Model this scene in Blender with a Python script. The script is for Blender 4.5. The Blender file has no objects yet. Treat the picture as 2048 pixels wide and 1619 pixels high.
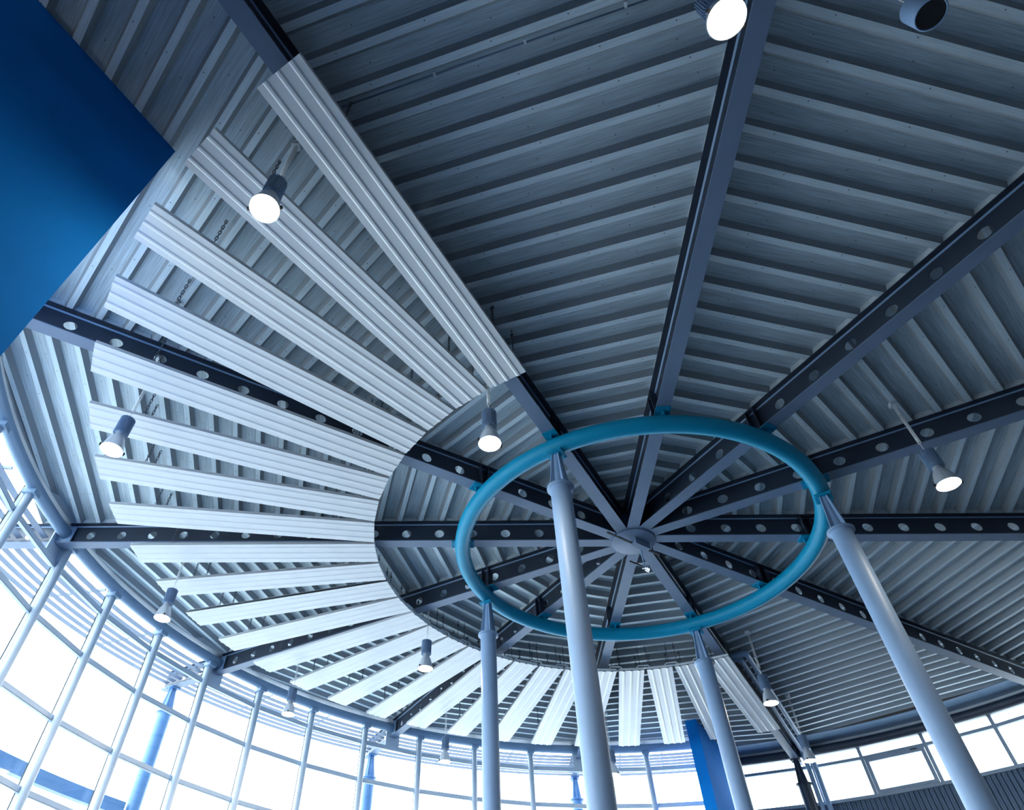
import bpy, math, random
from mathutils import Matrix, Vector

random.seed(4)
SC = bpy.context.scene
COL = SC.collection
D = math.radians
PI = math.pi

# ------------------------------------------------------------------ camera
cam_data = bpy.data.cameras.new('camera')
cam = bpy.data.objects.new('camera', cam_data)
COL.objects.link(cam)
_r = Vector((0.94606131, 0.32209147, 0.03500117))
_u = Vector((0.20831581, -0.6874739, 0.6956897))
_f = Vector((-0.24813811, 0.65087381, 0.71748921))
cam.matrix_world = Matrix(((_r.x, _u.x, -_f.x, 0.0),
                           (_r.y, _u.y, -_f.y, -9.81153846),
                           (_r.z, _u.z, -_f.z, -6.68050758),
                           (0, 0, 0, 1)))
cam_data.sensor_fit = 'HORIZONTAL'
cam_data.sensor_width = 36.0
cam_data.lens = 1284.9543 * 36.0 / 2048.0
cam_data.shift_x = (1024.0 - 880.0195) / 2048.0
cam_data.shift_y = (856.0516 - 809.5) / 2048.0
cam_data.clip_start = 0.05
cam_data.clip_end = 500
SC.camera = cam

# ------------------------------------------------------------------ sky, exposure
world = bpy.data.worlds.new('overcast_sky')
SC.world = world
world.use_nodes = True
bg = world.node_tree.nodes['Background']
bg.inputs['Color'].default_value = (0.885, 0.95, 1.0, 1)
bg.inputs['Strength'].default_value = 7.7
SC.view_settings.view_transform = 'Standard'
SC.view_settings.look = 'None'
SC.view_settings.gamma = 1.0
SC.view_settings.use_curve_mapping = False
SC.view_settings.exposure = 0.15

# ------------------------------------------------------------------ key dimensions (metres, axis of the roof = z axis)
A0 = 255.616            # azimuth of the first rafter, degrees
EOFF = -0.0612          # rafters stand slightly off the axis, like a pinwheel
ZF = 0.167              # underside of the rafters
ZW0, ZW1 = 0.182, 0.592
ZD = 0.610              # underside of the roof deck
FLOOR = -8.3
RG = 10.49              # tube above the glazed front
RW = 12.24              # tube above the clerestory
def raz(k): return A0 + 30.0 * (k - 1)
def pol(r, az, z=0.0, t=0.0):
    a = D(az)
    return Vector((r * math.cos(a) - t * math.sin(a), r * math.sin(a) + t * math.cos(a), z))

# ------------------------------------------------------------------ materials
def mat(name, base, rough=0.5, metal=0.0, var=0.06, scale=3.0, bump=0.0, bscale=60.0, spec=0.5, stretch=None, emit=None, coat=0.0):
    m = bpy.data.materials.new(name); m.use_nodes = True
    nt = m.node_tree; N = nt.nodes; L = nt.links
    b = N['Principled BSDF']
    b.inputs['Roughness'].default_value = rough
    b.inputs['Metallic'].default_value = metal
    b.inputs['Specular IOR Level'].default_value = spec
    if coat: b.inputs['Coat Weight'].default_value = coat
    tc = N.new('ShaderNodeTexCoord')
    mp = N.new('ShaderNodeMapping')
    if stretch: mp.inputs['Scale'].default_value = stretch
    L.new(tc.outputs['Object'], mp.inputs['Vector'])
    no = N.new('ShaderNodeTexNoise'); no.inputs['Scale'].default_value = scale; no.inputs['Detail'].default_value = 4
    L.new(mp.outputs['Vector'], no.inputs['Vector'])
    mr = N.new('ShaderNodeMapRange')
    mr.inputs['From Min'].default_value = 0.3; mr.inputs['From Max'].default_value = 0.7
    mr.inputs['To Min'].default_value = 1 - var; mr.inputs['To Max'].default_value = 1 + var
    L.new(no.outputs['Fac'], mr.inputs['Value'])
    mx = N.new('ShaderNodeVectorMath'); mx.operation = 'SCALE'
    mx.inputs[0].default_value = base
    L.new(mr.outputs['Result'], mx.inputs['Scale'])
    L.new(mx.outputs['Vector'], b.inputs['Base Color'])
    if bump:
        n2 = N.new('ShaderNodeTexNoise'); n2.inputs['Scale'].default_value = bscale
        L.new(tc.outputs['Object'], n2.inputs['Vector'])
        bp = N.new('ShaderNodeBump'); bp.inputs['Strength'].default_value = bump; bp.inputs['Distance'].default_value = 0.01
        L.new(n2.outputs['Fac'], bp.inputs['Height']); L.new(bp.outputs['Normal'], b.inputs['Normal'])
    if emit:
        b.inputs['Emission Color'].default_value = (*emit[0], 1)
        b.inputs['Emission Strength'].default_value = emit[1]
    return m

M = {}
M['rafter'] = mat('blue_grey_steel_paint', (0.155, 0.215, 0.325), 0.42, var=0.05)
M['web'] = mat('dark_blue_steel', (0.034, 0.045, 0.07), 0.45, var=0.05)  # darker tone for webs, top flanges and the dark edge members
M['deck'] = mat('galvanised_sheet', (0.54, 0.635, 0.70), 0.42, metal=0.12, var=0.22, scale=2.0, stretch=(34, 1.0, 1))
M['strip'] = mat('lit_galvanised_rib', (0.69, 0.80, 0.87), 0.45, metal=0.12, var=0.12, scale=2.0, stretch=(34, 1.0, 1))  # sheet colour brightened, painting in the light on the lower ribs
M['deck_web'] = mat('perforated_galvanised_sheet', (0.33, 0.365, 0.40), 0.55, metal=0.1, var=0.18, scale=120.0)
M['closure'] = mat('profile_filler', (0.62, 0.66, 0.68), 0.6, var=0.12, scale=9)
M['baffle'] = mat('white_enamelled_sheet', (0.79, 0.80, 0.825), 0.33, var=0.03, scale=2.5)
M['teal'] = mat('teal_gloss_paint', (0.0, 0.27, 0.46), 0.45, spec=0.3, var=0.05, scale=2)
M['column'] = mat('pale_blue_grey_paint', (0.225, 0.345, 0.53), 0.45, var=0.04, scale=2)
M['mullion'] = mat('silver_blue_powder_coat', (0.55, 0.64, 0.75), 0.34, var=0.04)
M['eave'] = mat('eave_tube_paint', (0.24, 0.36, 0.52), 0.38, var=0.04)
M['silver'] = mat('silver_flashing', (0.74, 0.78, 0.82), 0.45, metal=0.1, var=0.06)
M['blue'] = mat('ultramarine_wall_paint', (0.001, 0.185, 0.62), 0.85, spec=0.15, var=0.07, scale=1.2, bump=0.04, bscale=40)
M['blueout'] = mat('blue_column_paint', (0.09, 0.21, 0.43), 0.4, var=0.05)
M['corr'] = mat('dark_corrugated_cladding', (0.09, 0.14, 0.22), 0.5, var=0.05)
M['wall'] = mat('grey_plaster', (0.09, 0.11, 0.15), 0.8, var=0.05)
M['floor'] = mat('blue_grey_floor', (0.05, 0.078, 0.115), 0.6, var=0.08, scale=1.5)
M['ground'] = mat('pale_paving', (0.46, 0.47, 0.47), 0.9, var=0.1, scale=0.4)
M['roof'] = mat('roof_block_dark', (0.06, 0.06, 0.07), 0.9)
M['chain'] = mat('zinc_chain', (0.16, 0.18, 0.21), 0.4, metal=0.6)
M['black'] = mat('black_steel', (0.012, 0.013, 0.016), 0.5)
M['frame'] = mat('window_frame_coat', (0.30, 0.36, 0.45), 0.4, var=0.04)
M['cable'] = mat('white_cable', (0.78, 0.79, 0.80), 0.5)
M['housing'] = mat('grey_blue_die_cast', (0.19, 0.28, 0.42), 0.42, var=0.05)
M['reflector'] = mat('spun_aluminium', (0.62, 0.66, 0.72), 0.3, metal=0.5, var=0.03)
M['lamp'] = mat('lit_lamp_glass', (0.9, 0.85, 0.7), 0.3, emit=((1.0, 0.90, 0.74), 300.0))
M['chrome'] = mat('chrome', (0.8, 0.82, 0.85), 0.12, metal=1.0, var=0.02)
M['slat'] = mat('sunshade_blade', (0.17, 0.215, 0.31), 0.4, var=0.04)
M['pipe'] = mat('painted_duct', (0.23, 0.35, 0.54), 0.35, var=0.04)
def glass():
    m = bpy.data.materials.new('clear_glass'); m.use_nodes = True
    nt = m.node_tree; N = nt.nodes; L = nt.links
    for n in list(N):
        if n.type == 'BSDF_PRINCIPLED': N.remove(n)
    out = N['Material Output']
    tr = N.new('ShaderNodeBsdfTransparent'); tr.inputs['Color'].default_value = (0.90, 0.95, 0.97, 1)
    gl = N.new('ShaderNodeBsdfGlossy'); gl.inputs['Roughness'].default_value = 0.02
    lw = N.new('ShaderNodeLayerWeight'); lw.inputs['Blend'].default_value = 0.5
    pw = N.new('ShaderNodeMath'); pw.operation = 'POWER'; pw.inputs[1].default_value = 5.0
    fr = N.new('ShaderNodeMath'); fr.operation = 'MULTIPLY_ADD'; fr.inputs[1].default_value = 0.7; fr.inputs[2].default_value = 0.03
    L.new(lw.outputs['Facing'], pw.inputs[0]); L.new(pw.outputs['Value'], fr.inputs[0])
    mix = N.new('ShaderNodeMixShader')
    L.new(fr.outputs['Value'], mix.inputs['Fac']); L.new(tr.outputs['BSDF'], mix.inputs[1]); L.new(gl.outputs['BSDF'], mix.inputs[2])
    L.new(mix.outputs['Shader'], out.inputs['Surface'])
    return m
M['glass'] = glass()

# ------------------------------------------------------------------ mesh helpers
class MB:
    def __init__(s): s.v = []; s.f = []; s.mi = []; s.sm = []; s.cur = 0; s.smooth = False
    def add(s, vs, fs):
        o = len(s.v); s.v += [tuple(p) for p in vs]
        for f in fs: s.f.append([i + o for i in f]); s.mi.append(s.cur); s.sm.append(s.smooth)
    def box(s, x0, x1, y0, y1, z0, z1, X=None):
        vs = [Vector((x, y, z)) for z in (z0, z1) for y in (y0, y1) for x in (x0, x1)]
        if X is not None: vs = [X @ v for v in vs]
        s.add(vs, [[0, 2, 3, 1], [4, 5, 7, 6], [0, 1, 5, 4], [2, 6, 7, 3], [0, 4, 6, 2], [1, 3, 7, 5]])
    def tube(s, pts, r, n=12, closed=False, caps=True, up=None):
        pts = [Vector(p) for p in pts]; m = len(pts); rings = []
        sm = s.smooth; s.smooth = True
        ref = Vector(up) if up else None
        vs = []
        for i, p in enumerate(pts):
            if closed: t = pts[(i + 1) % m] - pts[i - 1]
            else: t = pts[min(i + 1, m - 1)] - pts[max(i - 1, 0)]
            t.normalize()
            if ref is None: ref = Vector((0, 0, 1)) if abs(t.z) < 0.9 else Vector((1, 0, 0))
            a = ref - t * ref.dot(t); a.normalize(); b = t.cross(a)
            if not up: ref = a
            rr = r[i] if isinstance(r, (list, tuple)) else r
            for k in range(n):
                q = 2 * PI * k / n
                vs.append(p + (a * math.cos(q) + b * math.sin(q)) * rr)
        fs = []
        for i in range(m if closed else m - 1):
            j = (i + 1) % m
            for k in range(n):
                l = (k + 1) % n
                fs.append([i * n + k, i * n + l, j * n + l, j * n + k])
        s.add(vs, fs)
        if caps and not closed:
            s.smooth = False
            o = len(s.v) - len(vs)
            s.f.append([o + k for k in range(n)][::-1]); s.mi.append(s.cur); s.sm.append(False)
            s.f.append([o + (m - 1) * n + k for k in range(n)]); s.mi.append(s.cur); s.sm.append(False)
        s.smooth = sm
    def lathe(s, prof, n=24, c=(0, 0, 0)):
        sm = s.smooth; s.smooth = True
        vs = []; fs = []
        for r, z in prof:
            for k in range(n):
                q = 2 * PI * k / n
                vs.append((c[0] + r * math.cos(q), c[1] + r * math.sin(q), c[2] + z))
        for i in range(len(prof) - 1):
            for k in range(n):
                l = (k + 1) % n
                fs.append([i * n + k, i * n + l, (i + 1) * n + l, (i + 1) * n + k])
        s.add(vs, fs); s.smooth = sm
    def prism(s, poly, z0, z1, X=None):
        n = len(poly)
        vs = [Vector((x, y, z0)) for x, y in poly] + [Vector((x, y, z1)) for x, y in poly]
        if X is not None: vs = [X @ v for v in vs]
        s.add(vs, [list(range(n))[::-1], [n + i for i in range(n)]] + [[i, (i + 1) % n, n + (i + 1) % n, n + i] for i in range(n)])
    def mesh(s, name, mats):
        me = bpy.data.meshes.new(name)
        me.from_pydata(s.v, [], s.f)
        if not isinstance(mats, (list, tuple)): mats = [mats]
        for m in mats: me.materials.append(m)
        me.polygons.foreach_set('material_index', s.mi)
        me.polygons.foreach_set('use_smooth', s.sm)
        me.update()
        return me

def obj(name, me, parent=None, mw=None):
    o = bpy.data.objects.new(name, me); COL.objects.link(o)
    if parent is not None: o.parent = parent
    if mw is not None: o.matrix_local = mw
    return o
def empty(name, mw=None):
    o = bpy.data.objects.new(name, None); COL.objects.link(o); o.empty_display_size = 0.2
    if mw is not None: o.matrix_world = mw
    return o
def tag(o, label=None, cat=None, group=None, kind=None):
    if label: o['label'] = label
    if cat: o['category'] = cat
    if group: o['group'] = group
    if kind: o['kind'] = kind
    return o
def rotz(az, loc=(0, 0, 0)): return Matrix.Translation(loc) @ Matrix.Rotation(D(az), 4, 'Z')
ORD = ['first', 'second', 'third', 'fourth', 'fifth', 'sixth', 'seventh', 'eighth', 'ninth', 'tenth', 'eleventh', 'twelfth', 'thirteenth',
       'fourteenth', 'fifteenth', 'sixteenth', 'seventeenth', 'eighteenth', 'nineteenth', 'twentieth', 'twenty-first', 'twenty-second',
       'twenty-third', 'twenty-fourth', 'twenty-fifth']

# ------------------------------------------------------------------ floor, ground, outer walls
def disc(R, z, n=96):
    m = MB(); m.add([(R * math.cos(2 * PI * i / n), R * math.sin(2 * PI * i / n), z) for i in range(n)], [list(range(n))]); return m
m = MB(); m.prism([(12.6 * math.cos(2 * PI * i / 96), 12.6 * math.sin(2 * PI * i / 96)) for i in range(96)], FLOOR - 0.15, FLOOR)
tag(obj('floor', m.mesh('floor', M['floor'])), 'dark blue-grey floor of the round hall', 'floor', kind='structure')
tag(obj('ground', disc(90, FLOOR - 0.16).mesh('ground', M['ground'])), 'pale paving around the building', 'ground', kind='structure')

def arc_wall(az0, az1, R, th, z0, z1, step=1.0, corr=0.0, pitch=0.0):
    m = MB(); n = max(2, int(round((az1 - az0) / step)) + 1); ins = []; out = []
    for i in range(n):
        a = az0 + (az1 - az0) * i / (n - 1)
        d = 0
        if corr: d = corr * (1 if (i % 4) in (1, 2) else 0)
        ins.append((R + d, a)); out.append((R + th, a))
    vs = []
    for (r, a), (r2, a2) in zip(ins, out):
        for z in (z0, z1):
            vs.append(pol(r, a, z)); vs.append(pol(r2, a2, z))
    fs = []
    for i in range(n - 1):
        o = i * 4; q = o + 4
        fs += [[o, o + 2, q + 2, q], [o + 1, q + 1, q + 3, o + 3], [o + 2, o + 3, q + 3, q + 2], [o, q, q + 1, o + 1]]
    fs += [[0, 1, 3, 2], [4 * n - 4, 4 * n - 2, 4 * n - 1, 4 * n - 3]]
    m.add(vs, fs); return m

def fin_wall(name, k, r0, r1, t0, t1, label):
    m = MB(); m.box(r0, r1, t0, t1, FLOOR, ZD - 0.005)
    o = obj(name, m.mesh(name, M['blue']), None, rotz(raz(k)))
    return tag(o, label, 'wall', kind='structure')
fin_wall('wall_left', 1, 8.93, 12.7, -2.12, -1.82, 'bright ultramarine blue wall filling the upper left corner')
fin_wall('wall_back', 7, 9.10, 12.7, 1.72, 2.02, 'narrow blue wall standing between glazed front and clerestory windows')

tag(obj('wall_right', arc_wall(38.3, 83.4, 12.38, 0.14, FLOOR, -0.92, step=0.135, corr=0.035).mesh('wall_right', M['corr'])),
    'dark vertically corrugated wall below the clerestory windows', 'wall', kind='structure')
tag(obj('wall_front', arc_wall(248.5, 398.6, 12.56, 0.2, FLOOR, 0.62, step=2).mesh('wall_front', M['wall'])),
    'plain grey curved wall behind the camera', 'wall', kind='structure')

# ------------------------------------------------------------------ roof deck: twelve bays of trapezoidal sheets
PITCH, BF, WD, DEPTH = 0.3717, 0.078, 0.042, 0.11
T15 = math.tan(D(15))
E15 = EOFF / math.cos(D(15))
def vlim(u):     # where the line u = const meets the two rafters of a bay
    return (-u * T15 + E15, u * T15 + E15)
C15 = math.cos(D(15))
cm = MB()        # one profile filler, lying along a rafter (local x), raised flange above
a0, a1 = 0.004 / C15, (PITCH - BF - 0.004) / C15
cm.add([(a0, 0, 0), (a1, 0, 0), (a1 - WD / C15, 0, DEPTH), (a0 + WD / C15, 0, DEPTH), (a0, 0.012, 0), (a1, 0.012, 0), (a1 - WD / C15, 0.012, DEPTH), (a0 + WD / C15, 0.012, DEPTH)],
       [[0, 1, 2, 3], [7, 6, 5, 4], [0, 4, 5, 1], [3, 2, 6, 7], [0, 3, 7, 4], [1, 5, 6, 2]])
closure_me = cm.mesh('profile_filler', M['closure'])
BAY_LABEL = {1: 'ribbed metal ceiling bay above the camera, between the first two rafters',
             2: 'ribbed metal ceiling bay at top right below the dark round loudspeaker',
             3: 'ribbed metal ceiling bay at the right edge with a coil-hung lamp',
             4: 'narrow ribbed ceiling bay at the right, above the horizontal rafter',
             5: 'ribbed ceiling bay at the right, just under the horizontal rafter',
             6: 'dark ribbed ceiling bay above the clerestory windows',
             7: 'ribbed ceiling bay above the narrow blue wall',
             8: 'ribbed ceiling bay behind the two middle columns at the bottom',
             9: 'ribbed ceiling bay above the glazing left of the bottom middle',
             10: 'ribbed ceiling bay above the glazing at lower left',
             11: 'ribbed ceiling bay at the left edge under five white baffles',
             12: 'ribbed ceiling bay beside the big blue wall at upper left'}
for k in range(1, 13):
    b = raz(k) + 15
    X = rotz(b)
    bay = empty('ceiling', X)
    tag(bay, BAY_LABEL[k], 'ceiling', kind='structure')
    glazed = k in (8, 9, 10, 11)
    uend = 10.50 if glazed else 11.25
    n = 0
    u = 4.028 - BF / 2 - 10 * PITCH
    while u < uend - 0.05:
        m = MB(); fill = []
        for j in range(2):
            uu = u + j * PITCH
            if uu > uend: break
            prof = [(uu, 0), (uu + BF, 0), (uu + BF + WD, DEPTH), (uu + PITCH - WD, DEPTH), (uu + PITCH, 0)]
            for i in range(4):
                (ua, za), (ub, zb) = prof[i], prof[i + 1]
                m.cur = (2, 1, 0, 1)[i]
                la, ra = vlim(ua); lb, rb = vlim(ub)
                pass
                if k == 7 and ub > 10.50:      # left of the blue wall the roof ends at the glazed front
                    ra = rb = -ua * T15 + 2.6
                if k == 12 and ub > 10.50:
                    la = lb = ua * T15 - 2.6
                m.add([(ua, la, za), (ub, lb, zb), (ub, rb, zb), (ua, ra, za)], [[0, 1, 2, 3]])
            fill.append(uu)
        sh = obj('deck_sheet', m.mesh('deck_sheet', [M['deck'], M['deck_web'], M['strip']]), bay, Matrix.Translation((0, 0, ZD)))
        for uu in fill:
            if uu < 1.0: continue
            for sgn in (-1, 1):
                if uu > 10.3 and ((k == 7 and sgn > 0) or (k == 12 and sgn < 0)): continue
                # flange edge line of the rafter on this side
                uf = uu + BF
                off = 0.060 / C15
                l, r_ = vlim(uf)
                v = (l + off) if sgn < 0 else (r_ - off)
                mw = Matrix.Translation((uf, v, 0)) @ Matrix.Rotation(D(15 * sgn), 4, 'Z') @ Matrix.Diagonal((1, -sgn, 1, 1))
                obj('profile_filler', closure_me, sh, mw)
        if k in (1, 2, 3, 11, 12) and u > 1.5:      # small fixing screws scattered along the sheet
            sm_ = MB()
            for j in range(2):
                for zz, us in ((-0.003, u + j * PITCH + 0.05), (DEPTH - 0.003, u + j * PITCH + 0.22)):
                    if us > uend: continue
                    l, r_ = vlim(us); v = l + random.uniform(0.4, 1.0)
                    while v < r_ - 0.3:
                        sm_.tube([(us, v, zz), (us, v, zz + 0.004)], 0.0075, 6); v += random.uniform(0.7, 1.3)
            if sm_.v: tag(obj('screw_row', sm_.mesh('deck_screws', M['chain']), sh), kind='stuff')
        u += 2 * PITCH
# unseen roof slab added above the deck to block the sky
m = MB()
def sector(m, az0, az1, R, z0, z1, n=48):
    P = [(0.0, 0.0)] + [tuple(pol(R, az0 + (az1 - az0) * i / n)[:2]) for i in range(n + 1)]
    m.prism(P, z0, z1)
sector(m, 86.3, 244.5, 10.68, 0.735, 0.88)
sector(m, 244.5, 446.3, 12.75, 0.735, 0.88)
tag(obj('ceiling', m.mesh('roof_light_block', M['roof'])), 'unseen dark roof slab added above the ribbed metal ceiling to block the sky', 'roof', kind='structure')

# ------------------------------------------------------------------ rafters (castellated I beams)
R0, R1 = 0.30, 12.55
def rafter_web():
    m = MB(); th = 0.006; zc = 0.387; hr = 0.086; P = 0.6; first = 1.03
    n = 16
    def seg(xa, xb, cx):
        sq = []; ci = []
        for i in range(n):
            q = 2 * PI * i / n + PI / n
            c, s_ = math.cos(q), math.sin(q)
            hx, hz = (xb - xa) / 2, (ZW1 - ZW0) / 2
            k_ = min(hx / max(abs(c), 1e-6), hz / max(abs(s_), 1e-6))
            sq.append(((xa + xb) / 2 + c * k_, (ZW0 + ZW1) / 2 + s_ * k_)); ci.append((cx + c * hr, zc + s_ * hr))
        # add square corners by snapping closest samples
        for (X_, Z_) in ((xa, ZW0), (xa, ZW1), (xb, ZW0), (xb, ZW1)):
            j = min(range(n), key=lambda i: (sq[i][0] - X_) ** 2 + (sq[i][1] - Z_) ** 2); sq[j] = (X_, Z_)
        vs = []
        for y in (EOFF - th, EOFF + th):
            vs += [(a, y, b_) for a, b_ in sq] + [(a, y, b_) for a, b_ in ci]
        fs = []
        for i in range(n):
            j = (i + 1) % n
            fs.append([i, j, n + j, n + i]); fs.append([2 * n + i, 3 * n + i, 3 * n + j, 2 * n + j])
            fs.append([n + i, n + j, 3 * n + j, 3 * n + i])
        m.add(vs, fs)
    m.box(R0, first - P / 2, EOFF - th, EOFF + th, ZW0, ZW1)
    x = first
    while x + P / 2 < R1 - 0.3:
        seg(x - P / 2, x + P / 2, x); x += P
    m.box(x - P / 2, R1, EOFF - th, EOFF + th, ZW0, ZW1)
    return m
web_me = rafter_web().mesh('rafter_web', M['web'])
m = MB(); m.box(R0, R1, EOFF - 0.1, EOFF + 0.1, ZF, ZW0); bf_me = m.mesh('bottom_flange', M['rafter'])
m = MB(); m.box(R0, R1, EOFF - 0.1, EOFF + 0.1, ZW1, 0.608)
m.cur = 1
for s_ in (-1, 1):   # root fillet in a paler colour, its highlight painted in
    m.add([(R0, EOFF + s_ * 0.006, ZW1 - 0.018), (R1, EOFF + s_ * 0.006, ZW1 - 0.018), (R1, EOFF + s_ * 0.024, ZW1), (R0, EOFF + s_ * 0.024, ZW1)], [[0, 1, 2, 3]])
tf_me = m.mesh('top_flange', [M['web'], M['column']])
m = MB()
for s_ in (-1, 1):
    y0, y1 = sorted((EOFF + s_ * 0.006, EOFF + s_ * 0.095)); m.box(-0.007, 0.007, y0, y1, ZW0, ZW1)
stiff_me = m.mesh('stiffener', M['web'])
m = MB(); m.box(10.60, 10.625, EOFF - 0.20, EOFF + 0.20, -0.08, 0.60); blank_me = m.mesh('blanking_plate', M['mullion'])
RAF_LABEL = {1: 'blue-grey steel rafter at upper left, partly hidden by the topmost white baffle',
             2: 'blue-grey steel rafter running up to the top edge beside the brightest lamp',
             3: 'perforated steel rafter running to the upper right edge',
             4: 'perforated steel rafter crossing behind the coil-hung lamp at right',
             5: 'perforated steel rafter running horizontally to the right edge',
             6: 'perforated steel rafter falling to the right edge above the clerestory',
             7: 'dark steel rafter with two pipes alongside, ending at a dark column',
             8: 'steel rafter pointing straight down from the hub behind the middle column',
             9: 'steel rafter reaching the glazing at bottom left of the middle',
             10: 'steel rafter with round holes reaching the glazing at lower left',
             11: 'steel rafter with round holes running horizontally to the left glazing',
             12: 'steel rafter with round holes emerging from under the big blue wall'}
for k in range(1, 13):
    t = empty('steel_rafter', rotz(raz(k)))
    tag(t, RAF_LABEL[k], 'beam', 'radial roof rafters')
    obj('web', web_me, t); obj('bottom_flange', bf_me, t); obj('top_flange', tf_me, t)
    for x in (2.93, 3.07): obj('stiffener', stiff_me, t, Matrix.Translation((x, 0, 0)))
    if k in (8, 9, 10, 11, 12):
        obj('stiffener', stiff_me, t, Matrix.Translation((10.62, 0, 0)))
        obj('blanking_plate', blank_me, t)
    if k in (6, 7): obj('stiffener', stiff_me, t, Matrix.Translation((12.24, 0, 0)))

# hub
m = MB(); m.lathe([(0, 0.135), (0.36, 0.135), (0.372, 0.142), (0.372, 0.164), (0, 0.164)], 48)
hub = obj('hub', None) if False else empty('roof_hub')
tag(hub, 'round steel disc where all the rafters meet', 'hub')
obj('disc', m.mesh('hub_disc', M['rafter']), hub)
m = MB(); m.lathe([(0, 0.165), (0.30, 0.165), (0.30, 0.60), (0, 0.60)], 24); obj('drum', m.mesh('hub_drum', M['rafter']), hub)

# ------------------------------------------------------------------ teal ring on four columns
ring = empty('ring_beam'); tag(ring, 'large teal tubular steel ring carrying the rafters', 'ring')
m = MB(); N_ = 160
m.tube([(3 * math.cos(2 * PI * i / N_), 3 * math.sin(2 * PI * i / N_), 0) for i in range(N_)], 0.133, 20, closed=True)
obj('tube', m.mesh('ring_tube', M['teal']), ring)
m = MB(); m.box(2.80, 3.20, EOFF - 0.105, EOFF + 0.105, 0.150, 0.1665)
m.box(2.985, 3.015, EOFF - 0.10, EOFF + 0.10, 0.06, 0.152)
m.box(2.87, 3.13, EOFF - 0.012, EOFF + 0.012, 0.06, 0.152)
for bx in (2.825, 3.175):
    for by in (-0.06, 0.06): m.tube([(bx, EOFF + by, 0.138), (bx, EOFF + by, 0.151)], 0.013, 6)
br_me = m.mesh('rafter_bracket', M['teal'])
for k in range(1, 13): obj('rafter_bracket', br_me, ring, rotz(raz(k)))

def column_meshes(rad, ztop, zcol, zbase, fin_top, fin_bot, mtl, name):
    out = {}
    m = MB(); m.lathe([(rad, zbase), (rad, zcol)], 32); out['shaft'] = m.mesh(name + '_shaft', mtl)
    m = MB(); m.lathe([(0, zcol - 0.03), (rad + 0.045, zcol - 0.03), (rad + 0.045, zcol + 0.0), (0, zcol)], 32); out['collar'] = m.mesh(name + '_collar', mtl)
    m = MB(); m.lathe([(fin_bot * 0.55, zcol), (fin_top * 0.6, ztop)], 12); out['core'] = m.mesh(name + '_core', mtl)
    m = MB(); m.add([(0.0, -0.008, zcol), (fin_bot, -0.008, zcol), (fin_top, -0.008, ztop), (0, -0.008, ztop),
                     (0.0, 0.008, zcol), (fin_bot, 0.008, zcol), (fin_top, 0.008, ztop), (0, 0.008, ztop)],
                    [[0, 1, 2, 3], [7, 6, 5, 4], [0, 4, 5, 1], [1, 5, 6, 2], [2, 6, 7, 3], [3, 7, 4, 0]])
    out['gusset'] = m.mesh(name + '_gusset', mtl)
    m = MB(); w = fin_top + 0.045; m.box(-w, w, -w, w, ztop, ztop + 0.022)
    for bx in (-1, 1):
        for by in (-1, 1): m.tube([(bx * (w - 0.025), by * (w - 0.025), ztop - 0.018), (bx * (w - 0.025), by * (w - 0.025), ztop + 0.03)], 0.013, 6)
    out['top_plate'] = m.mesh(name + '_plate', mtl)
    return out
def place_column(name, k, r, ms, label, group, rot=0):
    p = pol(r, raz(k), 0, EOFF)
    t = empty(name, rotz(raz(k) + rot, (p.x, p.y, FLOOR)))
    tag(t, label, 'column', group)
    up = Matrix.Translation((0, 0, -FLOOR))
    obj('shaft', ms['shaft'], t, up); obj('collar', ms['collar'], t, up); obj('core', ms['core'], t, up); obj('top_plate', ms['top_plate'], t, up)
    if name == 'ring_column': ms['top_plate'].materials[0] = M['teal']
    for q in range(4): obj('gusset', ms['gusset'], t, up @ Matrix.Rotation(PI / 2 * q + PI / 4, 4, 'Z'))
    return t
cms = column_meshes(0.1425, -0.172, -0.79, FLOOR, 0.075, 0.15, M['column'], 'ring_column')
for k, l in ((1, 'thick pale steel column in the middle, nearest to the camera, under the teal ring'),
             (10, 'slim-looking pale steel column left of the nearest one, under the teal ring'),
             (7, 'pale steel column in front of the narrow blue wall, under the teal ring'),
             (4, 'pale steel column slanting to the bottom right corner, under the teal ring')):
    place_column('ring_column', k, 3.0, cms, l, 'columns under the teal ring')
oms = column_meshes(0.16, 0.143, -0.45, FLOOR, 0.085, 0.165, M['blueout'], 'outer_column')
dms = column_meshes(0.16, 0.143, -0.45, FLOOR, 0.085, 0.165, M['web'], 'perimeter_column')
for k, l in ((8, 'blue outdoor column behind the glass, just left of the nearest column'),
             (9, 'blue outdoor column behind the glass at lower left of the middle'),
             (10, 'blue outdoor column behind the glass at lower left')):
    place_column('outer_column', k, 12.15, oms, l, 'outdoor columns behind the glass')
for k, l in ((7, 'dark column with tapered head at the clerestory beside the two pipes'),):
    place_column('perimeter_column', k, 12.02, dms, l, 'perimeter columns')

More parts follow.
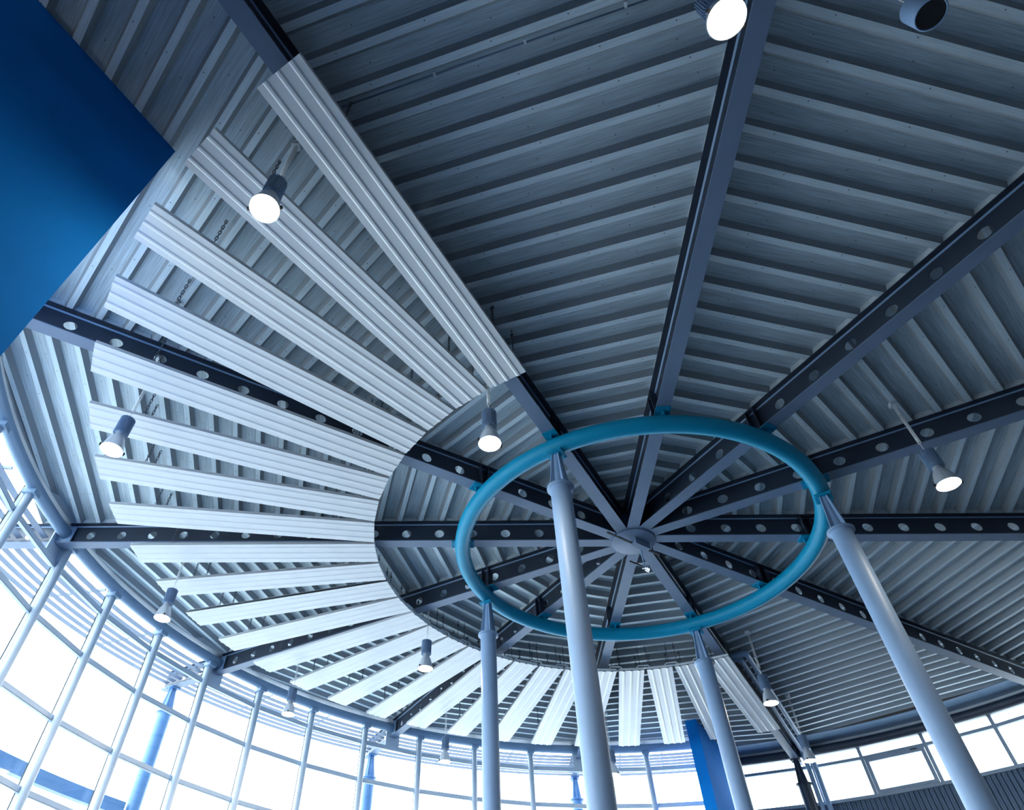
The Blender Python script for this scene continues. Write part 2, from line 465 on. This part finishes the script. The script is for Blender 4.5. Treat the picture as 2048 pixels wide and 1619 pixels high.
# ------------------------------------------------------------------ eave tubes between the rafters
def eave(k, R, az0, az1, label):
    em = M['eave'] if R < 11 else M['web']
    m = MB(); n = 24
    m.tube([pol(R, az0 + (az1 - az0) * i / n, 0.385) for i in range(n + 1)], 0.112, 16, up=(0, 0, 1))
    t = empty('eave_tube'); tag(t, label, 'tube', 'edge tubes between the rafters')
    obj('tube', m.mesh('eave_tube', em), t)
    for a in (az0, az1):
        m = MB(); X = rotz(a); m.box(R - 0.15, R + 0.15, -0.012, 0.012, 0.22, 0.55, X); obj('end_plate', m.mesh('end_plate', M['eave']), t)
gap = 0.20
def ends(k, R): return (raz(k) + math.degrees((EOFF + 0.03) / R) + 0.1, raz(k + 1) + math.degrees((EOFF - 0.03) / R) - 0.1)
for k, l in ((8, 'curved edge tube above the glass behind the middle columns'),
             (9, 'curved edge tube above the glass left of the middle columns'),
             (10, 'curved edge tube above the glass at lower left'),
             (11, 'curved edge tube above the glass at the far left')):
    a, b = ends(k, RG); eave(k, RG, a, b, l)
a, b = ends(7, RG); eave(7, RG, raz(7) + math.degrees(2.04 / 10.3), b, 'short curved edge tube ending at the narrow blue wall')
a, b = ends(12, RG); eave(12, RG, a, raz(13) - math.degrees(2.14 / 10.3), 'curved edge tube ending behind the big blue wall')
a, b = ends(7, RW); eave(7, RW, a, raz(7) + math.degrees(1.60 / 12.1), 'short dark edge tube beside the narrow blue wall above the clerestory')
for k, l in ((6, 'dark curved edge tube along the top of the clerestory windows'),):
    a, b = ends(k, RW); eave(k, RW, a, b, l)

# ------------------------------------------------------------------ flashings
def band(az0, az1, rings, n):
    m = MB(); vs = []; fs = []
    q = len(rings)
    for i in range(n + 1):
        a = az0 + (az1 - az0) * i / n
        for r, z in rings: vs.append(pol(r, a, z))
    for i in range(n):
        for j in range(q):
            l = (j + 1) % q
            fs.append([i * q + j, i * q + l, (i + 1) * q + l, (i + 1) * q + j])
    m.smooth = False; m.add(vs, fs); return m
tag(obj('trim_1', band(87.6, 243.6, [(10.63, 0.55), (10.66, 0.46), (10.68, 0.46), (10.68, 0.73), (10.46, 0.73), (10.46, 0.600)], 120).mesh('fascia', M['silver'])),
    'silver curved flashing between ribbed ceiling and edge tube on the glazed side', 'flashing', kind='structure')
tag(obj('trim_2', band(20, 83.6, [(11.62, 0.606), (12.42, 0.606), (12.42, 0.62), (11.62, 0.62)], 60).mesh('soffit', M['eave'])),
    'curved flat flashing above the clerestory windows', 'flashing', kind='structure')
tag(obj('trim_3', band(20, 83.6, [(12.36, 0.36), (12.42, 0.36), (12.42, 0.62), (12.36, 0.62)], 60).mesh('upstand', M['silver'])),
    'curved upstand behind the dark tube over the clerestory', 'flashing', kind='structure')

# ------------------------------------------------------------------ glazed front
MAZ = [194.0 - 8.99 * i for i in range(-5, 12)]      # 238.95 ... 95.1
MAZ = sorted(MAZ)                                     # 95.1 -> 238.95
LEV = [-0.12, -1.05, -2.25, -3.42, -4.60, -5.80, -7.00]
m = MB(); m.tube([(10.50, 0, FLOOR), (10.50, 0, 0.28)], 0.074, 16)
mul_me = m.mesh('mullion_tube', M['mullion'])
m = MB(); m.box(10.575, 10.66, -0.036, 0.036, FLOOR, 0.46); gb_me = m.mesh('glazing_bar', M['mullion'])
m = MB(); m.box(10.640, 10.655, -0.044, 0.044, FLOOR, 0.46); gk_me = m.mesh('gasket', M['black'])
m = MB(); m.box(10.38, 10.60, -0.10, 0.10, 0.20, 0.285); hb_me = m.mesh('head_bracket', M['eave'])
bounds = [87.7] + MAZ + [243.3]
for i in range(len(bounds) - 1):
    a, b = bounds[i], bounds[i + 1]
    w = empty('window_%d' % (i + 1))
    where = ('next to the narrow blue wall' if i == 0 else '%s from the narrow blue wall' % ORD[i])
    if i == len(bounds) - 2: where = 'behind the big blue wall'
    tag(w, 'tall glazed bay with round mullion, %s' % where, 'window', kind='structure')
    if i < len(bounds) - 2:
        obj('mullion', mul_me, w, rotz(b)); obj('glazing_bar', gb_me, w, rotz(b)); obj('gasket', gk_me, w, rotz(b)); obj('head_bracket', hb_me, w, rotz(b))
    mid = (a + b) / 2; half = D(b - a) / 2
    Rm = 10.63 * math.cos(half); hw = 10.63 * math.sin(half) - 0.03
    for z in LEV:
        m = MB(); m.box(Rm - 0.05, Rm + 0.025, -hw, hw, z - 0.045, z + 0.040)
        m.box(Rm - 0.045, Rm + 0.02, -hw, hw, z - 0.062, z - 0.052)
        obj('transom', m.mesh('transom', M['mullion']), w, rotz(mid))
    zz = [0.46] + LEV + [FLOOR]
    for j in range(len(zz) - 1):
        m = MB(); m.box(Rm + 0.026, Rm + 0.030, -hw, hw, zz[j + 1], zz[j] - 0.002)
        obj('pane', m.mesh('pane', M['glass']), w, rotz(mid))

# ------------------------------------------------------------------ clerestory on the right
CAZ = [38.4, 45.6, 53.0, 60.6, 67.9, 73.78, 83.2]
nwin = len(bounds) - 1
m = MB(); m.box(12.36, 12.46, -0.042, 0.042, -0.92, 0.36); cm_me = m.mesh('clerestory_mullion', M['frame'])
for i in range(len(CAZ) - 1):
    a, b = CAZ[i], CAZ[i + 1]
    w = empty('window_%d' % (nwin + i + 1))
    lab = ['at the far right beyond the edge', 'at the right edge', 'crossed by the slanting column', 'with an opening sash', 'between the sash and the two pipes', 'beside the narrow blue wall'][i]
    tag(w, 'clerestory window bay %s' % lab, 'window', kind='structure')
    obj('mullion', cm_me, w, rotz(a))
    if i == len(CAZ) - 2: obj('mullion', cm_me, w, rotz(b - 0.2))
    mid = (a + b) / 2; half = D(b - a) / 2
    Rm = 12.41 * math.cos(half); hw = 12.41 * math.sin(half) - 0.035
    for z0, z1, nm in ((0.0, 0.075, 'transom'), (-0.93, -0.85, 'sill'), (0.30, 0.37, 'head')):
        m = MB(); m.box(Rm - 0.05, Rm + 0.05, -hw, hw, z0, z1); obj(nm, m.mesh(nm, M['frame']), w, rotz(mid))
    for z0, z1 in ((0.076, 0.299), (-0.849, -0.001)):
        m = MB(); m.box(Rm - 0.003, Rm + 0.003, -hw, hw, z0, z1); obj('pane', m.mesh('pane', M['glass']), w, rotz(mid))
    if i == 3:
        m = MB(); x0, x1 = Rm - 0.07, Rm - 0.005
        m.box(x0, x1, -hw + 0.02, hw - 0.02, -0.095, -0.005); m.box(x0, x1, -hw + 0.02, hw - 0.02, -0.845, -0.775)
        m.box(x0, x1, -hw + 0.02, -hw + 0.11, -0.775, -0.095); m.box(x0, x1, hw - 0.11, hw - 0.02, -0.775, -0.095)
        s = obj('sash', m.mesh('sash', M['frame']), w, rotz(mid))
        m = MB(); m.box(x0 - 0.03, x0, -hw + 0.18, -hw + 0.34, -0.03, -0.015); obj('stay', m.mesh('stay', M['black']), s)

# ------------------------------------------------------------------ sunshade outside the glazed front
for k, l in ((8, 'sunshade of curved blades outside the glass behind the middle columns'),
             (9, 'sunshade of curved blades outside the glass left of the middle'),
             (10, 'sunshade of curved blades outside the glass at lower left'),
             (11, 'sunshade of curved blades outside the glass at the far left'),
             (7, 'short sunshade of curved blades ending at the narrow blue wall'),
             (12, 'sunshade of curved blades ending behind the big blue wall')):
    a, b = ends(k, 11.5)
    if k == 7: a = raz(7) + math.degrees(2.05 / 11.0)
    if k == 12: b = raz(13) - math.degrees(2.15 / 11.0)
    t = empty('sunshade'); tag(t, l, 'sunshade', 'sunshades outside the glazed front')
    for j in range(7):
        r = 10.86 + 0.25 * j
        hw, hh = 0.055, 0.012
        obj('blade', band(a, b, [(r - hw, 0.30 + hh), (r + hw, 0.30 - hh), (r + hw, 0.312 - hh), (r - hw, 0.312 + hh)], 20).mesh('blade', M['slat']), t)
    for q in (0.34, 0.67):
        az = a + (b - a) * q
        m = MB(); m.box(10.70, 12.45, -0.015, 0.015, 0.345, 0.40, rotz(az)); obj('bearer', m.mesh('bearer', M['slat']), t)
# blue ring member outside
tag(obj('outer_ring_beam', band(166.5, 240, [(12.08, -2.76), (12.26, -2.76), (12.26, -2.50), (12.08, -2.50)], 60).mesh('outer_ring_beam', M['blueout'])),
    'blue horizontal curved beam outside the glass at lower left', 'beam')

# ------------------------------------------------------------------ white baffles
RI, RO, ZB, HWD = 4.535, 8.965, -0.075, 0.272
def baffle_sheet():
    m = MB(); d = 0.012; t = 0.004
    ribs = [-0.165, 0.0, 0.165]
    pr = [(-HWD, 0.05), (-HWD, 0.0)]
    for c in ribs: pr += [(c - 0.032, 0.0), (c - 0.013, -d), (c + 0.013, -d), (c + 0.032, 0.0)]
    pr += [(HWD, 0.0), (HWD, 0.05)]
    q = len(pr)
    vs = [(x, y, ZB + d + z) for x in (RI, RO) for y, z in pr] + [(x, y, ZB + d + z + t) for x in (RI, RO) for y, z in pr]
    fs = []
    for i in range(q - 1):
        fs.append([i, i + 1, q + i + 1, q + i]); fs.append([2 * q + i, 3 * q + i, 3 * q + i + 1, 2 * q + i + 1])
        for o in (0, q): fs.append([o + i, 2 * q + o + i, 2 * q + o + i + 1, o + i + 1])
    m.add(vs, fs); return m
sheet_me = baffle_sheet().mesh('baffle_sheet', M['baffle'])
m = MB(); m.box(RI + 0.004, RI + 0.010, -HWD, HWD, ZB + 0.026, ZB + 0.075); m.box(RI + 0.004, RI + 0.05, -HWD, HWD, ZB + 0.027, ZB + 0.032)
angle_me = m.mesh('end_angle', M['silver'])
m = MB()
for c in (-0.165, 0.0, 0.165): m.add([(RI + 0.012, c - 0.026, ZB + 0.021), (RI + 0.012, c + 0.026, ZB + 0.021), (RI + 0.012, c + 0.012, ZB + 0.003), (RI + 0.012, c - 0.012, ZB + 0.003)], [[0, 1, 2, 3]])
gap_me = m.mesh('rib_gap_shade', M['black'])  # black faces paint the shade inside the open rib ends
m = MB()
for rr in (RI + 0.33, RO - 0.36):
    for c in (-0.235, -0.115, -0.05, 0.05, 0.115, 0.235): m.tube([(rr, c, ZB + 0.0185), (rr, c, ZB + 0.024)], 0.0075, 6)
screw_me = m.mesh('screw_row', M['chain'])
def chain_mesh(z0, z1):
    m = MB(); L_ = 0.085; w = 0.015; z = z0; i = 0
    while z < z1:
        pts = []
        for j in range(10):
            q = 2 * PI * j / 10
            x = w * math.cos(q); zz = (L_ / 2 - w) * (1 if math.sin(q) > 0 else -1) + w * math.sin(q)
            pts.append(((x, 0, z + L_ / 2 + zz) if i % 2 else (0, x, z + L_ / 2 + zz)))
        m.tube(pts, 0.0055, 5, closed=True, up=(1, 0.2, 0.1))
        z += L_ - 0.016; i += 1
    m.box(-0.004, 0.004, -0.03, 0.03, z1 - 0.03, z1 + 0.01)
    return m
chain_me = chain_mesh(ZB + 0.03, ZD - 0.02).mesh('chain', M['chain'])
m = MB(); m.tube([(0, 0, ZB + 0.03), (0, 0, ZD)], 0.007, 6); m.box(-0.012, 0.012, -0.018, 0.018, ZD - 0.14, ZD - 0.09); rod_me = m.mesh('hanger_rod', M['chain'])
def link_bar():
    m = MB(); h = 0.135
    pts = [(0, -h, ZB + 0.05), (0, -h, ZB + 0.10), (0, -h + 0.03, ZB + 0.135), (0, h - 0.03, ZB + 0.135), (0, h, ZB + 0.10), (0, h, ZB + 0.05)]
    m.tube(pts, 0.013, 8); return m
bar_me = link_bar().mesh('link_bar', M['silver'])
for i in range(25):
    az = 255.5 - 7.5 * i
    t = empty('ceiling_baffle', rotz(az))
    if i == 0: l = 'white corrugated ceiling baffle at the top, nearest of the fan, over the rafter'
    elif i == 24: l = 'white corrugated ceiling baffle ending the fan beside the two pipes at right'
    else: l = 'white corrugated ceiling baffle, %s of the fan counted from the top one' % ORD[i]
    tag(t, l, 'baffle', 'white baffles hung in a fan')
    obj('sheet', sheet_me, t); obj('end_angle', angle_me, t); tag(obj('screw_row', screw_me, t), kind='stuff')
    obj('rib_gap_shade', gap_me, t)
    for r in (5.25, 8.25):
        for y in (-0.19, 0.19): obj('chain', chain_me, t, Matrix.Translation((r, y, 0)))
    for y in (-0.225, 0.225): obj('hanger_rod', rod_me, t, Matrix.Translation((4.78, y, 0)))
    if i < 24: obj('link_bar', bar_me, t, Matrix.Rotation(D(-3.3), 4, 'Z') @ Matrix.Translation((4.58, 0, 0)))

# ------------------------------------------------------------------ pendant lamps
ZT, ZL = -0.38, -0.97
m = MB()
m.lathe([(0, ZT + 0.006), (0.05, ZT + 0.004), (0.083, ZT - 0.01), (0.083, ZT - 0.27), (0.055, ZT - 0.285), (0, ZT - 0.285)], 24)
house_me = m.mesh('lamp_housing', M['housing'])
m = MB()
for i in range(28):
    q = 360 * i / 28; m.box(0.080, 0.098, -0.0035, 0.0035, ZT - 0.295, ZT - 0.06, rotz(q)); m.box(0.080, 0.098, -0.0035, 0.0035, ZT - 0.05, ZT - 0.012, rotz(q))
fin_me = m.mesh('cooling_fins', M['housing'])
m = MB(); m.lathe([(0.045, ZT - 0.28), (0.058, ZT - 0.30), (0.058, ZT - 0.335), (0.070, ZT - 0.345), (0.094, ZT - 0.39), (0.118, ZT - 0.46), (0.136, ZL + 0.04), (0.145, ZL + 0.008), (0.148, ZL), (0.140, ZL), (0.128, ZL + 0.03), (0.10, ZL + 0.10)], 32)
refl_me = m.mesh('reflector', M['reflector'])
m = MB(); m.lathe([(0.0005, ZL - 0.024), (0.05, ZL - 0.020), (0.09, ZL - 0.006), (0.122, ZL + 0.016)], 32)
lens_me = m.mesh('lamp_lens', M['lamp'])
m = MB(); pts = []
turns = 30
for i in range(turns * 8 + 1):
    q = 2 * PI * i / 8; z = (ZD - 0.06) - (ZD - 0.06 - (ZT + 0.16)) * i / (turns * 8)
    pts.append((0.020 * math.cos(q), 0.020 * math.sin(q), z))
m.tube(pts + [(0.004, 0, ZT + 0.14), (0, 0, ZT)], 0.0055, 4, up=(0.3, 0.2, 1))
coil_me = m.mesh('coiled_cable', M['cable'])
m = MB(); m.box(-0.045, 0.045, -0.045, 0.045, ZD - 0.07, ZD); rose_me = m.mesh('ceiling_box', M['silver'])
m = MB()
for s_ in (-1, 1): m.box(0.146, 0.166, s_ * 0.004 - 0.008, s_ * 0.004 + 0.008, ZL - 0.002, ZL + 0.035)
clip_me = m.mesh('clip', M['black'])
LAMPS = [((-2.63, -7.83), 'lit pendant lamp hanging over the second white baffle at upper left'),
         ((1.49, -8.08), 'largest lit pendant lamp, cut by the top edge'),
         ((-1.46, -4.19), 'lit pendant lamp just left of the teal ring, above the nearest column'),
         ((-6.24, -5.51), 'lit pendant lamp hanging at the left edge over the sixth white baffle'),
         ((4.03, -1.75), 'lit pendant lamp on a coiled cable at the right, outside the teal ring'),
         ((1.96, 4.68), 'lit pendant lamp beside the last white baffle, upper of the pair by the pipes'),
         ((-8.27, -1.59), 'lit pendant lamp at lower left in front of the curved edge tube'),
         ((-4.35, 1.46), 'lit pendant lamp left of the second column, below the fan of baffles'),
         ((-8.07, 2.78), 'lit pendant lamp in front of the glazing, below the fourteenth baffle'),
         ((-5.59, 6.36), 'small lit pendant lamp in front of the glazing, left of the second column'),
         ((-1.69, 8.19), 'small pendant lamp half hidden behind the nearest column'),
         ((2.87, 8.22), 'lit pendant lamp against the clerestory, lower of the pair by the pipes')]
for (x, y), l in LAMPS:
    t = empty('pendant_lamp', rotz(random.uniform(0, 360), (x, y, 0)))
    tag(t, l, 'lamp', 'pendant lamps under the roof')
    hs = obj('housing', house_me, t); obj('cooling_fins', fin_me, hs)
    rf = obj('reflector', refl_me, t); obj('lens', lens_me, rf)
    for q in (0, 180): obj('clip', clip_me, rf, Matrix.Rotation(D(q), 4, 'Z'))
    obj('coiled_cable', coil_me, t); obj('ceiling_box', rose_me, t)

# ------------------------------------------------------------------ loudspeaker at the top right edge
t = empty('loudspeaker', Matrix.Translation((3.26, -7.38, 0))); tag(t, 'dark-faced round pendant loudspeaker at the top right edge', 'loudspeaker')
m = MB(); m.lathe([(0, -0.02), (0.11, -0.02), (0.128, -0.05), (0.128, -0.30), (0.120, -0.305), (0.112, -0.297)], 32); obj('case', m.mesh('speaker_case', M['column']), t)
m = MB(); m.lathe([(0.114, -0.298), (0, -0.298)], 32); obj('grille', m.mesh('speaker_grille', M['black']), t)
m = MB(); m.tube([(0, 0, -0.02), (0, 0, ZD)], 0.006, 6); obj('cable', m.mesh('speaker_cable', M['cable']), t)

# ------------------------------------------------------------------ track and spotlight under the hub
t = empty('light_track', rotz(49.6, (0.0, -0.07, 0))); tag(t, 'thin dark track bar hanging diagonally under the hub', 'track')
m = MB(); m.box(-0.60, 0.60, -0.012, 0.012, 0.045, 0.075); obj('bar', m.mesh('track_bar', M['black']), t)
m = MB(); m.box(-0.60, 0.60, -0.014, -0.0125, 0.056, 0.064); obj('edge_strip', m.mesh('track_strip', M['chrome']), t)
m = MB(); m.box(-0.05, 0.28, -0.10, 0.01, 0.00, 0.134); obj('gear_box', m.mesh('track_box', M['rafter']), t)
m = MB(); m.tube([(-0.4, 0, 0.07), (-0.4, 0, 0.165)], 0.008, 6); m.tube([(0.45, 0, 0.07), (0.45, 0, 0.165)], 0.008, 6); obj('hanger', m.mesh('track_hanger', M['black']), t)
t = empty('spotlight', rotz(20, (0.094, 0.333, -0.2))); tag(t, 'small chrome spotlight hanging below the hub', 'spotlight')
m = MB(); m.tube([(0.0, -0.02, 0.0), (0.055, 0.0, 0.0), (0.06, 0, 0.0)], [0.05, 0.062, 0.066], 16); m.tube([(-0.06, -0.04, 0), (0, -0.02, 0)], 0.03, 12); obj('head', m.mesh('spot_head', M['chrome']), t)
m = MB(); m.tube([(-0.06, -0.05, 0.01), (-0.30, -0.17, 0.02)], 0.013, 8); obj('arm', m.mesh('spot_arm', M['black']), t)
m = MB(); m.tube([(-0.02, -0.06, 0.0), (-0.06, -0.16, 0.34)], 0.012, 8); obj('stem', m.mesh('spot_stem', M['column']), t)

# ------------------------------------------------------------------ two service pipes beside the last baffle
def pipe(path, r, label):
    m = MB(); pts = []
    P = [Vector(q) for q in path]
    pts.append(P[0])
    for i in range(1, len(P) - 1):
        a = (P[i - 1] - P[i]).normalized(); b = (P[i + 1] - P[i]).normalized(); e = 0.09
        for j in range(6):
            q = j / 5
            pts.append((P[i] + a * e) * (1 - q) ** 2 + P[i] * 2 * q * (1 - q) + (P[i] + b * e) * q * q)
    pts.append(P[-1])
    m.tube(pts, r, 12)
    o = obj('service_pipe', m.mesh('service_pipe', M['pipe']), None, rotz(raz(7)))
    return tag(o, label, 'pipe', 'service pipes by the last baffle')
pipe([(5.42, -0.02, 0.33), (5.42, -0.52, 0.33), (11.90, -0.49, 0.33), (12.10, -0.49, -0.1), (12.10, -0.49, FLOOR)], 0.062, 'blue-grey service pipe running along the rafter, right one of the pair')
pipe([(5.60, -0.02, 0.33), (5.60, -0.35, 0.33), (11.90, -0.31, 0.33), (12.10, -0.31, -0.1), (12.10, -0.31, FLOOR)], 0.062, 'blue-grey service pipe running along the rafter, left one of the pair')

# ------------------------------------------------------------------ conduit clipped to the deck, sensor on the tube
t = empty('conduit'); tag(t, 'thin cable conduit clipped along a ceiling rib near the top edge', 'conduit')
m = MB(); m.tube([(-1.99, -8.03, ZD + 0.02), (2.0, -7.985, ZD + 0.02)], 0.011, 8); obj('tube', m.mesh('conduit_tube', M['rafter']), t)
for x in (-0.94, 0.014, 1.0):
    m = MB(); m.box(x - 0.012, x + 0.012, -8.045, -7.995, ZD - 0.002, ZD + 0.035); obj('clip', m.mesh('conduit_clip', M['silver']), t)
p = pol(12.10, 57.2)
t = empty('sensor', rotz(57.2)); tag(t, 'small white sensor box on the edge tube behind the slanting column', 'sensor')
m = MB(); m.box(12.02, 12.09, -0.05, 0.05, 0.18, 0.42); obj('case', m.mesh('sensor_case', M['cable']), t)
m = MB(); m.box(12.085, 12.15, -0.02, 0.02, 0.34, 0.38); obj('bracket', m.mesh('sensor_bracket', M['silver']), t)
